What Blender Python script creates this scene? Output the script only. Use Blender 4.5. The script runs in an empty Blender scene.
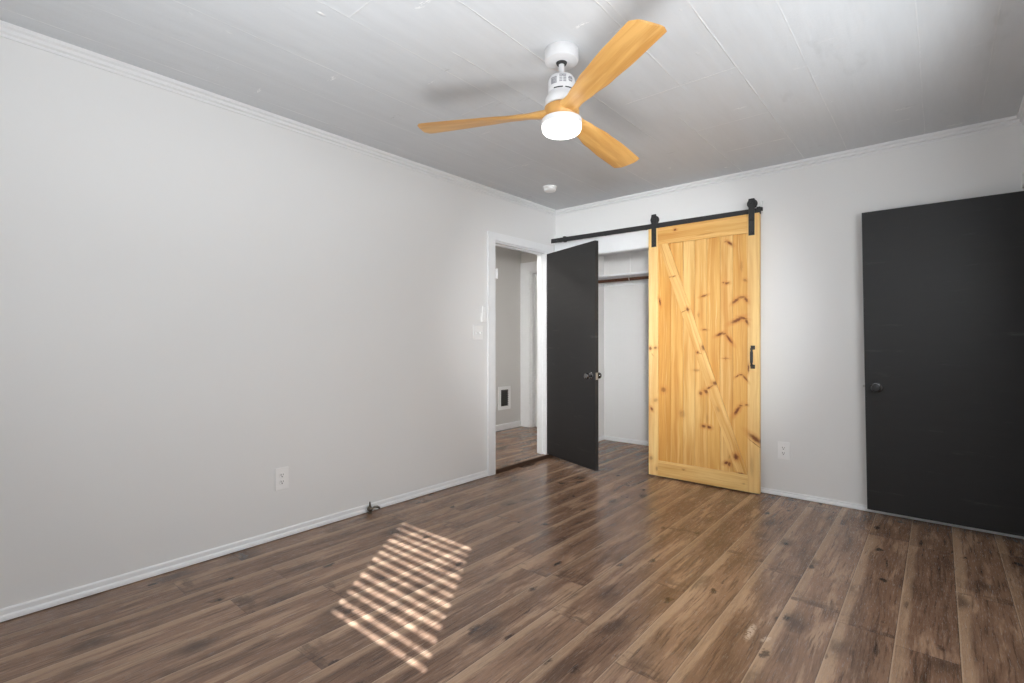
import bpy, bmesh, math, random
from mathutils import Vector, Matrix

PI = math.pi
R = math.radians
SC = bpy.context.scene
COL = SC.collection
random.seed(4)

# ------------------------------------------------------------------ camera
cam_data = bpy.data.cameras.new('camera')
cam = bpy.data.objects.new('camera', cam_data)
COL.objects.link(cam)
cam_data.sensor_width = 36.0
cam_data.lens = 503.248 / 1024 * 36.0
cam_data.clip_start = 0.02
cam.location = (2.917, -4.116, 1.1427)
cam.rotation_euler = (R(90 - 0.045), R(0.045), R(40.294))
SC.camera = cam

# ------------------------------------------------------------------ exposure, world, sun, area lights
SC.view_settings.view_transform = 'Standard'
SC.view_settings.look = 'None'
SC.view_settings.gamma = 1.0
SC.view_settings.use_curve_mapping = False
SC.view_settings.exposure = 0.27
SC.cycles.max_bounces = 10
SC.cycles.diffuse_bounces = 7
SC.cycles.glossy_bounces = 4
SC.cycles.use_denoising = True
SC.cycles.sample_clamp_indirect = 6.0

world = bpy.data.worlds.new('sky')
SC.world = world
world.use_nodes = True
bg = world.node_tree.nodes['Background']
bg.inputs['Color'].default_value = (0.80, 0.90, 1.0, 1)
bg.inputs['Strength'].default_value = 1.0


def light(name, kind, loc, energy, color=(1, 1, 1), direction=None, **kw):
    d = bpy.data.lights.new(name, kind)
    d.energy = energy
    d.color = color
    for k, v in kw.items():
        setattr(d, k, v)
    o = bpy.data.objects.new(name, d)
    COL.objects.link(o)
    o.location = loc
    if direction is not None:
        o.rotation_euler = Vector(direction).to_track_quat('-Z', 'Y').to_euler()
    return o


SUN_EL = R(33)
SUN_DIR = (-0.592 * math.cos(SUN_EL), 0.806 * math.cos(SUN_EL), -math.sin(SUN_EL))
light('sun', 'SUN', (5, -8, 5), 26.0, (0.84, 0.92, 1.0), SUN_DIR, angle=R(0.4))
# daylight of the two big windows behind and beside the photographer
light('daylight_right_window', 'AREA', (3.275, -1.95, 1.50), 28, (0.93, 0.97, 1.0), (-1, 0.0, -0.20),
      shape='RECTANGLE', size=1.5, size_y=1.05)
light('daylight_front_window', 'AREA', (1.60, -4.585, 1.45), 14, (0.93, 0.97, 1.0), (0.05, 1, 0.7),
      shape='RECTANGLE', size=0.78, size_y=1.2)
light('closet_front_fill', 'AREA', (3.05, -4.0, 1.5), 10, (0.97, 0.985, 1.0), (-2.75, 4.6, -0.25),  # unseen flash added beside the camera, aimed to brighten the closet
      shape='DISK', size=0.4, spread=R(42))
# unseen soft up-light, added so the bounce lifts ceiling and walls
light('ceiling_bounce_fill', 'AREA', (2.3, -3.75, 0.60), 21, (0.96, 0.98, 1.0), (-0.05, 0.2, 1), shape='DISK', size=1.0, spread=R(125))
light('hall_fill', 'AREA', (-0.72, -1.0, 2.40), 14, (1.0, 0.96, 0.90), (0, 0, -1), shape='DISK', size=0.3)  # added fill out of view, brightens the hall; no fixture known
light('closet_fill', 'AREA', (1.75, 0.55, 2.40), 6, (1.0, 0.98, 0.95), (-0.2, 0, -1), shape='DISK', size=0.2)  # added fill hidden above the header, lifts the closet interior

# ------------------------------------------------------------------ node helpers


class NT:
    def __init__(self, name):
        self.m = bpy.data.materials.new(name)
        self.m.use_nodes = True
        self.t = self.m.node_tree
        self.b = self.t.nodes['Principled BSDF']

    def n(self, kind, **kw):
        x = self.t.nodes.new(kind)
        for k, v in kw.items():
            setattr(x, k, v)
        return x

    def put(self, sock, v):
        if isinstance(v, bpy.types.NodeSocket):
            self.t.links.new(v, sock)
        elif v is not None:
            if isinstance(v, (tuple, list)) and sock.type == 'RGBA' and len(v) == 3:
                v = (*v, 1)
            sock.default_value = v

    def math(self, op, a, b=None, c=None, clamp=False):
        x = self.n('ShaderNodeMath', operation=op, use_clamp=clamp)
        for i, v in enumerate((a, b, c)):
            if v is not None:
                self.put(x.inputs[i], v)
        return x.outputs[0]

    def ss(self, v, a, b, lo=0.0, hi=1.0):
        x = self.n('ShaderNodeMapRange', interpolation_type='SMOOTHSTEP')
        for i, q in enumerate((v, a, b, lo, hi)):
            self.put(x.inputs[i], q)
        return x.outputs[0]

    def lin(self, v, a, b, lo=0.0, hi=1.0):
        x = self.n('ShaderNodeMapRange')
        for i, q in enumerate((v, a, b, lo, hi)):
            self.put(x.inputs[i], q)
        return x.outputs[0]

    def mix(self, f, a, b, blend='MIX'):
        x = self.n('ShaderNodeMix', data_type='RGBA', blend_type=blend)
        self.put(x.inputs[0], f)
        self.put(x.inputs[6], a)
        self.put(x.inputs[7], b)
        return x.outputs[2]

    def obj(self):
        return self.n('ShaderNodeTexCoord').outputs['Object']

    def geo(self):
        return self.n('ShaderNodeNewGeometry').outputs['Position']

    def xyz(self, v):
        x = self.n('ShaderNodeSeparateXYZ')
        self.put(x.inputs[0], v)
        return x.outputs

    def comb(self, a, b, c):
        x = self.n('ShaderNodeCombineXYZ')
        for i, v in enumerate((a, b, c)):
            self.put(x.inputs[i], v)
        return x.outputs[0]

    def mapping(self, v, loc=(0, 0, 0), rot=(0, 0, 0), sc=(1, 1, 1), kind='POINT'):
        x = self.n('ShaderNodeMapping', vector_type=kind)
        self.put(x.inputs[0], v)
        x.inputs[1].default_value = loc
        x.inputs[2].default_value = rot
        x.inputs[3].default_value = sc
        return x.outputs[0]

    def noise(self, v, scale=5.0, detail=3.0, rough=0.5, dist=0.0, out=0):
        x = self.n('ShaderNodeTexNoise')
        self.put(x.inputs['Vector'], v)
        x.inputs['Scale'].default_value = scale
        x.inputs['Detail'].default_value = detail
        x.inputs['Roughness'].default_value = rough
        x.inputs['Distortion'].default_value = dist
        return x.outputs[out]

    def white(self, v, dim='2D'):
        x = self.n('ShaderNodeTexWhiteNoise', noise_dimensions=dim)
        self.put(x.inputs['W' if dim == '1D' else 'Vector'], v)
        return x.outputs[0]

    def bump(self, h, strength=0.3, dist=0.01):
        x = self.n('ShaderNodeBump')
        self.put(x.inputs['Height'], h)
        x.inputs['Strength'].default_value = strength
        x.inputs['Distance'].default_value = dist
        self.put(self.b.inputs['Normal'], x.outputs[0])

    def set(self, color=None, rough=None, metal=None, spec=None):
        self.put(self.b.inputs['Base Color'], color)
        self.put(self.b.inputs['Roughness'], rough)
        self.put(self.b.inputs['Metallic'], metal)
        self.put(self.b.inputs['Specular IOR Level'], spec)
        return self.m


def srgb(r, g, b):
    def f(c):
        c /= 255
        return c / 12.92 if c <= 0.04045 else ((c + 0.055) / 1.055) ** 2.4
    return (f(r), f(g), f(b))


def plain(name, col, rough=0.5, metal=0.0, spec=0.5, grain=0.0, scale=60.0):
    m = NT(name)
    if grain:
        p = m.obj()
        f = m.noise(p, scale, 3)
        m.bump(f, grain, 0.003)
        c = m.mix(m.lin(f, 0.3, 0.7), tuple(x * 0.97 for x in col), col)
        return m.set(c, rough, metal, spec)
    return m.set(col, rough, metal, spec)


# ------------------------------------------------------------------ materials
def wall_mat(name, col):
    m = NT(name)
    p = m.geo()
    big = m.noise(p, 1.3, 3, 0.6)
    fine = m.noise(p, 90, 4, 0.6)
    soft = m.noise(p, 9, 3, 0.5)
    c = m.mix(m.lin(big, 0.3, 0.7), tuple(x * 0.985 for x in col), col)
    m.bump(m.math('ADD', m.math('MULTIPLY', fine, 0.25), m.math('MULTIPLY', soft, 0.8)), 0.06, 0.01)
    return m.set(c, 0.55, 0, 0.35)


M_WALL = wall_mat('painted_wall_offwhite', (0.80, 0.80, 0.795))
M_CLOSET = wall_mat('painted_closet_wall', (0.80, 0.79, 0.78))
M_TRIM = plain('painted_trim_white', (0.86, 0.87, 0.88), 0.40, grain=0.02, scale=12)
M_PLASTIC = plain('white_plastic', (0.88, 0.88, 0.875), 0.35)
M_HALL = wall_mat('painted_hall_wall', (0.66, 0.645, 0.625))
M_SLOT = plain('dark_slot', (0.02, 0.02, 0.02), 0.6)
M_FANWHITE = plain('fan_white_enamel', (0.68, 0.68, 0.69), 0.34)
M_GREYPRINT = plain('grey_print', (0.28, 0.28, 0.30), 0.6)
M_BLACKSTEEL = plain('powder_black_steel', (0.022, 0.022, 0.023), 0.5, grain=0.15, scale=220)
M_KNOB = plain('polished_black_nickel', (0.22, 0.22, 0.225), 0.14, 1.0)
M_STEEL = plain('satin_steel', (0.55, 0.54, 0.52), 0.3, 1.0)
M_BRASS = plain('dull_brass', (0.17, 0.15, 0.12), 0.32, 1.0)
M_ROD = plain('dark_stained_wood', srgb(84, 48, 28), 0.45, grain=0.2, scale=40)
M_GRILLE = plain('grille_dark', (0.05, 0.048, 0.045), 0.6)
M_EDGE = plain('raw_floor_edge', srgb(74, 52, 38), 0.7, grain=0.5, scale=50)
M_SHADE = plain('roller_shade_cloth', (0.8, 0.8, 0.78), 0.8)
M_SLAT = plain('blind_slat', (0.8, 0.8, 0.79), 0.5)


def ceiling_mat():
    m = NT('painted_ceiling_boards')
    p = m.geo()
    s = m.xyz(p)
    wob = m.math('MULTIPLY', m.math('SUBTRACT', m.noise(p, 3.0, 3), 0.5), 0.012)
    X = m.math('ADD', s[0], wob)
    Y = m.math('ADD', s[1], wob)
    patch = m.noise(p, 3.2, 3)
    h = None
    # long seams run with the room (along y); (x, visibility, from y, to y)
    seams = [(0.14, .5, -9, 1), (0.42, .35, -9, 1), (0.70, .5, -9, 1), (1.113, .55, -9, 1), (1.255, .8, -2.6, -1.0),
             (1.523, 1.0, -9, -1.0), (1.77, .7, -1.3, 1), (1.917, .9, -9, -1.5), (1.95, .7, -9, -2.2), (2.187, .6, -9, 1),
             (2.445, .35, -9, 1), (2.85, .35, -9, 1), (3.10, .3, -9, 1)]
    dark = None
    for i, (x, a, y0, y1) in enumerate(seams):
        d = m.math('ABSOLUTE', m.math('SUBTRACT', X, x))
        ln = m.ss(d, 0.0, 0.0052, 1.0, 0.0)
        if y0 > -8:
            ln = m.math('MULTIPLY', ln, m.ss(s[1], y0, y0 + 0.06))
        if y1 < 0.5:
            ln = m.math('MULTIPLY', ln, m.ss(s[1], y1 - 0.06, y1, 1.0, 0.0))
        ln = m.math('MULTIPLY', ln, a)
        h = ln if h is None else m.math('MAXIMUM', h, ln)
    for (y, x0, x1, a) in [(-1.61, 1.60, 2.20, 1.0), (-0.53, 1.80, 2.18, 1.0), (-1.0, 1.77, 2.2, .5), (-2.1, 0.7, 1.1, .5),
                           (-1.25, 0.42, 0.72, .5), (-3.0, 1.1, 1.5, .6)]:
        d = m.math('ABSOLUTE', m.math('SUBTRACT', Y, y))
        ln = m.math('MULTIPLY', m.ss(d, 0.0, 0.0055, 1.0, 0.0), m.math('MULTIPLY', m.ss(s[0], x0, x0 + .03), m.ss(s[0], x1 - .03, x1, 1, 0)))
        h = m.math('MAXIMUM', h, m.math('MULTIPLY', ln, a))
    h = m.math('MULTIPLY', h, m.math('MULTIPLY', m.ss(patch, 0.34, 0.56, 0.35, 1.0), m.ss(m.noise(p, 14, 3, 0.6), 0.34, 0.54, 0.35, 1.0)))
    # paint drips, flaked spots and filler marks
    vor = m.n('ShaderNodeTexVoronoi', feature='F1')
    m.put(vor.inputs['Vector'], m.mapping(p, sc=(1.0, 0.7, 1.0)))
    vor.inputs['Scale'].default_value = 5.5
    spot = m.math('MULTIPLY', m.ss(vor.outputs['Distance'], 0.02, 0.10, 1, 0), m.ss(m.noise(m.mapping(p, sc=(1, .5, 1)), 34, 3), 0.44, 0.58))
    brush = m.noise(m.mapping(p, sc=(7.0, 0.8, 1)), 3.0, 5, 0.6)
    fine = m.noise(p, 70, 3, 0.6)
    tot = m.math('ADD', m.math('MULTIPLY', h, 1.0), m.math('MULTIPLY', spot, 1.1))
    tot = m.math('ADD', tot, m.math('MULTIPLY', brush, 0.9))
    tot = m.math('ADD', tot, m.math('MULTIPLY', fine, 0.12))
    m.bump(tot, 0.65, 0.006)
    base = m.mix(m.lin(brush, 0.3, 0.7), srgb(200, 203, 206), srgb(207, 210, 213))
    c = m.mix(m.math('MULTIPLY', m.math('MAXIMUM', h, spot), 0.85), base, srgb(244, 244, 244))
    # short scratches and rubbed marks
    v3 = m.n('ShaderNodeTexVoronoi', feature='F1')
    m.put(v3.inputs['Vector'], m.mapping(p, loc=(.3, .7, 0), rot=(0, 0, 0.25), sc=(1.0, 3.4, 1.0)))
    v3.inputs['Scale'].default_value = 2.6
    scr = m.math('MULTIPLY', m.ss(v3.outputs['Distance'], 0.03, 0.16, 1, 0), m.ss(m.noise(m.mapping(p, sc=(1, 3, 1)), 42, 3), 0.50, 0.60))
    v3c = m.xyz(v3.outputs['Color'])
    c = m.mix(m.math('MULTIPLY', scr, m.math('MULTIPLY', m.math('GREATER_THAN', v3c[0], 0.45), 0.8)), c, srgb(242, 242, 242))
    c = m.mix(m.math('MULTIPLY', scr, m.math('MULTIPLY', m.math('LESS_THAN', v3c[0], 0.28), 0.35)), c, srgb(120, 120, 118))
    sm = m.math('MULTIPLY', m.ss(m.noise(m.mapping(p, sc=(2.2, .7, 1)), 2.6, 4, .6), 0.64, 0.74), 0.16)
    c = m.mix(sm, c, srgb(150, 150, 148))
    return m.set(c, m.lin(brush, 0.3, 0.7, 0.42, 0.6), 0, 0.4)


M_CEIL = ceiling_mat()


def floor_mat(name='laminate_planks', x0=0.1495, w=0.1885, L=1.215):
    m = NT(name)
    p = m.geo()
    s = m.xyz(p)
    u = m.math('DIVIDE', m.math('SUBTRACT', s[0], x0), w)
    iu = m.math('FLOOR', u)
    fu = m.math('SUBTRACT', u, iu)
    off = m.white(iu, '1D')
    v = m.math('ADD', m.math('DIVIDE', s[1], L), m.math('MULTIPLY', off, 3.0))
    iv = m.math('FLOOR', v)
    fv = m.math('SUBTRACT', v, iv)
    rnd = m.white(m.comb(iu, iv, 0.0), '2D')
    rnd2 = m.white(m.comb(iv, iu, 0.0), '2D')
    seed = m.math('MULTIPLY', rnd, 37.0)
    gp = m.comb(s[0], s[1], seed)                                    # each plank has its own grain
    warp = m.noise(m.mapping(gp, sc=(3, 1, 1)), 2.2, 3, 0.5, out=1)
    wv = m.n('ShaderNodeVectorMath', operation='MULTIPLY_ADD')
    m.put(wv.inputs[0], warp)
    wv.inputs[1].default_value = (0.04, 0.16, 0.0)
    m.put(wv.inputs[2], gp)
    gw = wv.outputs[0]
    grain = m.noise(m.mapping(gw, sc=(32, 1.35, 1)), 3.6, 7, 0.66)
    fine = m.noise(m.mapping(gp, sc=(46, 2.6, 1)), 7.0, 5, 0.7)
    broad = m.noise(m.mapping(gw, sc=(9.0, 1.25, 1)), 1.7, 5, 0.6)
    c = m.mix(rnd2, srgb(122, 94, 76), srgb(144, 114, 93))
    c = m.mix(m.ss(broad, 0.50, 0.68, 0.0, 0.66), c, srgb(80, 60, 48))
    c = m.mix(m.ss(broad, 0.34, 0.48, 0.70, 0.0), c, srgb(184, 152, 126))
    c = m.mix(m.math('MULTIPLY', m.ss(grain, 0.52, 0.64), 0.65), c, srgb(66, 49, 40))
    c = m.mix(m.math('MULTIPLY', m.ss(grain, 0.30, 0.46, 1, 0), 0.45), c, srgb(178, 150, 127))
    c = m.mix(m.math('MULTIPLY', m.ss(fine, 0.50, 0.66), 0.42), c, srgb(72, 56, 47))
    c = m.mix(m.math('MULTIPLY', m.ss(fine, 0.32, 0.46, 1, 0), 0.20), c, srgb(180, 152, 128))
    # pale sapwood band along one edge of most planks
    bw = m.math('ADD', 0.10, m.math('MULTIPLY', m.noise(m.comb(seed, s[1], 0.0), 2.2, 4, 0.6), 0.30))
    band = m.math('MULTIPLY', m.ss(fu, m.math('MULTIPLY', bw, 0.55), bw, 1, 0), m.lin(rnd, 0.0, 1.0, 0.30, 0.85))
    c = m.mix(m.math('MULTIPLY', band, m.lin(fine, 0.35, 0.65, 1.0, 0.45)), c, srgb(188, 158, 130))
    # smoky knots and cracks
    vor = m.n('ShaderNodeTexVoronoi', feature='F1', voronoi_dimensions='3D')
    m.put(vor.inputs['Vector'], m.mapping(gw, sc=(6.0, 3.0, 1)))
    vor.inputs['Scale'].default_value = 1.0
    pick = m.math('GREATER_THAN', m.xyz(vor.outputs['Color'])[0], 0.38)
    vd = m.math('ADD', vor.outputs['Distance'], m.math('MULTIPLY', m.math('SUBTRACT', m.noise(m.mapping(gp, sc=(2.2, 1, 1)), 13, 4, .65), 0.5), 0.42))
    smoke = m.math('MULTIPLY', m.ss(vd, 0.04, 0.40, 1, 0), pick)
    c = m.mix(m.math('MULTIPLY', smoke, 0.70), c, srgb(60, 47, 40))
    vor2 = m.n('ShaderNodeTexVoronoi', feature='F1', voronoi_dimensions='3D')
    m.put(vor2.inputs['Vector'], m.mapping(gw, loc=(3.3, 1.7, 0), sc=(8.5, 4.6, 1)))
    vor2.inputs['Scale'].default_value = 1.0
    pick2 = m.math('GREATER_THAN', m.xyz(vor2.outputs['Color'])[1], 0.42)
    vd2 = m.math('ADD', vor2.outputs['Distance'], m.math('MULTIPLY', m.math('SUBTRACT', m.noise(m.mapping(gp, sc=(1.5, 1, 1)), 40, 4, .65), 0.5), 0.34))
    core = m.math('MULTIPLY', m.ss(vd2, 0.07, 0.18, 1, 0), pick2)
    c = m.mix(m.math('MULTIPLY', core, 0.85), c, srgb(48, 37, 32))
    crack = m.math('MULTIPLY', m.ss(m.noise(m.mapping(gw, sc=(17, 1.5, 1)), 2.4, 3, .5), 0.66, 0.72), 0.55)
    c = m.mix(crack, c, srgb(52, 40, 34))
    # scorched cross-bands near some plank ends
    eb = m.math('MULTIPLY', m.ss(fv, 0.0, 0.12, 1, 0), m.ss(m.noise(m.mapping(gp, sc=(5, 11, 1)), 2.2, 5, .65), 0.44, 0.62))
    c = m.mix(m.math('MULTIPLY', m.math('MULTIPLY', eb, m.math('GREATER_THAN', rnd2, 0.35)), 0.6), c, srgb(56, 44, 38))
    # two pale scuffs worn into the finish
    for (sx, sy, ra, rb, ang, st_) in ((2.353, -2.005, 0.075, 0.015, 92, .6), (2.412, -2.020, 0.032, 0.014, 70, .4)):
        e = m.mapping(m.comb(s[0], m.math('ADD', s[1], m.math('MULTIPLY', m.noise(p, 45, 3), 0.02)), 0.0), loc=(sx, sy + 0.01, 0), rot=(0, 0, R(ang)), sc=(ra, rb, 1), kind='TEXTURE')
        ln = m.n('ShaderNodeVectorMath', operation='LENGTH')
        m.put(ln.inputs[0], e)
        c = m.mix(m.math('MULTIPLY', m.ss(ln.outputs['Value'], 0.5, 1.2, st_, 0.0), m.ss(m.noise(p, 80, 3), 0.36, 0.52)), c, srgb(228, 206, 184))
    # bevelled joints
    du = m.math('MINIMUM', fu, m.math('SUBTRACT', 1.0, fu))
    dv = m.math('MINIMUM', fv, m.math('SUBTRACT', 1.0, fv))
    gu = m.ss(m.math('MULTIPLY', du, w), 0.0006, 0.0022, 1, 0)
    gv = m.ss(m.math('MULTIPLY', dv, L), 0.0006, 0.0022, 1, 0)
    gap = m.math('MAXIMUM', gu, m.math('MULTIPLY', gv, 0.55))
    c = m.mix(m.math('MULTIPLY', gap, 0.85), c, srgb(54, 40, 33))
    lip = m.ss(m.math('MULTIPLY', fu, w), 0.002, 0.007, 1, 0)
    c = m.mix(m.math('MULTIPLY', lip, 0.5), c, srgb(200, 172, 146))
    hgt = m.math('SUBTRACT', m.math('MULTIPLY', grain, 0.10), m.math('MULTIPLY', gap, 0.8))
    m.bump(hgt, 0.22, 0.003)
    ro = m.lin(fine, 0.3, 0.7, 0.20, 0.30)
    return m.set(c, ro, 0, 0.5)


M_FLOOR = floor_mat()


def black_door_mat():
    m = NT('satin_black_door_paint')
    p = m.obj()
    f = m.noise(m.mapping(p, sc=(1.2, 1, 7)), 3.0, 5, 0.6)
    sc = m.noise(m.mapping(p, rot=(0, 0.35, 0), sc=(1.0, 1, 9)), 1.9, 5, 0.7)
    c = m.mix(m.lin(f, 0.3, 0.7), (0.018, 0.018, 0.0187), (0.0225, 0.0225, 0.0232))
    c = m.mix(m.math('MULTIPLY', m.ss(sc, 0.58, 0.74), 0.18), c, (0.22, 0.22, 0.22))
    m.bump(m.math('ADD', f, m.math('MULTIPLY', m.noise(p, 140, 2), 0.15)), 0.10, 0.004)
    return m.set(c, m.lin(f, 0.3, 0.7, 0.44, 0.54), 0, 0.38)


M_BLACK = black_door_mat()

# knots of the barn door, read off the photograph: picture point -> door point, (u, v, half length, half width, angle, strength)


def pine_mat(name, axis, knots=(), tilt=0.0, light_=0.0):
    """axis: 'z' grain runs up, 'x' grain runs across; tilt turns the grain about y."""
    m = NT(name)
    p = m.obj()
    at = m.n('ShaderNodeAttribute', attribute_name='tone').outputs['Fac']
    seed = m.math('MULTIPLY', at, 23.0)
    g = m.mapping(p, rot=(0, tilt, 0)) if tilt else p
    s = m.xyz(g)
    a, b = (s[0], s[2]) if axis == 'z' else (s[2], s[0])               # a across the grain, b along it
    q = m.comb(a, m.math('ADD', s[1], seed), b)
    warp = m.noise(m.mapping(q, sc=(2.0, 1, 0.8)), 2.0, 3, 0.5, out=1)
    wv = m.n('ShaderNodeVectorMath', operation='MULTIPLY_ADD')
    m.put(wv.inputs[0], warp)
    wv.inputs[1].default_value = (0.07, 0, 0.1)
    m.put(wv.inputs[2], q)
    gw = wv.outputs[0]
    wide = m.noise(m.mapping(gw, sc=(13, 1, 0.75)), 1.6, 3, 0.5)
    ring = m.noise(m.mapping(gw, sc=(48, 1, 0.8)), 2.0, 4, 0.6)
    fine = m.noise(m.mapping(q, sc=(160, 1, 5)), 2.5, 3, 0.6)
    c = m.mix(at, srgb(218, 164, 84), srgb(242, 208, 140))
    c = m.mix(m.lin(wide, 0.38, 0.66, 0.0, 0.85), c, srgb(202, 142, 66))
    c = m.mix(m.math('MULTIPLY', m.ss(ring, 0.52, 0.70), 0.42), c, srgb(190, 120, 52))
    c = m.mix(m.math('MULTIPLY', m.ss(ring, 0.30, 0.44, 1, 0), 0.45), c, srgb(250, 220, 158))
    c = m.mix(m.math('MULTIPLY', m.ss(fine, 0.5, 0.75), 0.16), c, srgb(176, 112, 54))
    if light_:
        c = m.mix(light_, c, srgb(250, 218, 155))
    if knots:
        kn = m.noise(p, 60, 4, 0.65, out=1)
        kv = m.n('ShaderNodeVectorMath', operation='MULTIPLY_ADD')
        m.put(kv.inputs[0], kn)
        kv.inputs[1].default_value = (0.018, 0, 0.018)
        m.put(kv.inputs[2], p)
        kp = kv.outputs[0]
        tot = halo = None
        for (x, z, ra, rb, ang, st) in knots:
            e = m.mapping(kp, loc=(x + 0.009, 0, z + 0.009), rot=(0, -R(ang), 0), sc=(ra, 1e3, rb), kind='TEXTURE')
            ln = m.n('ShaderNodeVectorMath', operation='LENGTH')
            m.put(ln.inputs[0], e)
            k = m.ss(ln.outputs['Value'], 0.35, 1.25, st, 0.0)
            hl = m.ss(ln.outputs['Value'], 0.8, 2.6, st, 0.0)
            tot = k if tot is None else m.math('MAXIMUM', tot, k)
            halo = hl if halo is None else m.math('MAXIMUM', halo, hl)
        c = m.mix(m.math('MULTIPLY', halo, 0.55), c, srgb(196, 122, 50))
        c = m.mix(tot, c, srgb(112, 54, 20))
    m.bump(m.math('ADD', m.math('MULTIPLY', ring, 0.5), fine), 0.07, 0.002)
    return m.set(c, m.lin(ring, 0.3, 0.7, 0.36, 0.48), 0, 0.45)


def blade_mat():
    m = NT('fan_blade_wood')
    p = m.obj()
    s = m.xyz(p)
    q = m.comb(s[0], s[1], 0.0)
    warp = m.noise(m.mapping(q, sc=(1.2, 4, 1)), 2.0, 2, 0.5, out=1)
    wv = m.n('ShaderNodeVectorMath', operation='MULTIPLY_ADD')
    m.put(wv.inputs[0], warp)
    wv.inputs[1].default_value = (0.10, 0.03, 0)
    m.put(wv.inputs[2], q)
    ring = m.noise(m.mapping(wv.outputs[0], sc=(1.6, 34, 1)), 2.0, 4, 0.6)
    wide = m.noise(m.mapping(wv.outputs[0], sc=(1.0, 11, 1)), 2.0, 3, 0.5)
    c = m.mix(m.lin(wide, 0.35, 0.65), srgb(186, 136, 72), srgb(212, 165, 98))
    c = m.mix(m.math('MULTIPLY', m.ss(ring, 0.5, 0.72), 0.40), c, srgb(184, 126, 60))
    c = m.mix(m.math('MULTIPLY', m.ss(ring, 0.3, 0.45, 1, 0), 0.30), c, srgb(238, 200, 136))
    m.bump(ring, 0.05, 0.002)
    return m.set(c, 0.34, 0, 0.5)


M_BLADE = blade_mat()


def lamp_mat():
    m = NT('lit_frosted_diffuser')
    m.set((0.9, 0.9, 0.9), 0.4)
    m.b.inputs['Emission Color'].default_value = (1.0, 0.985, 0.96, 1)
    m.b.inputs['Emission Strength'].default_value = 2.6
    return m.m


M_LAMP = lamp_mat()

# ------------------------------------------------------------------ mesh helpers


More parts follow.
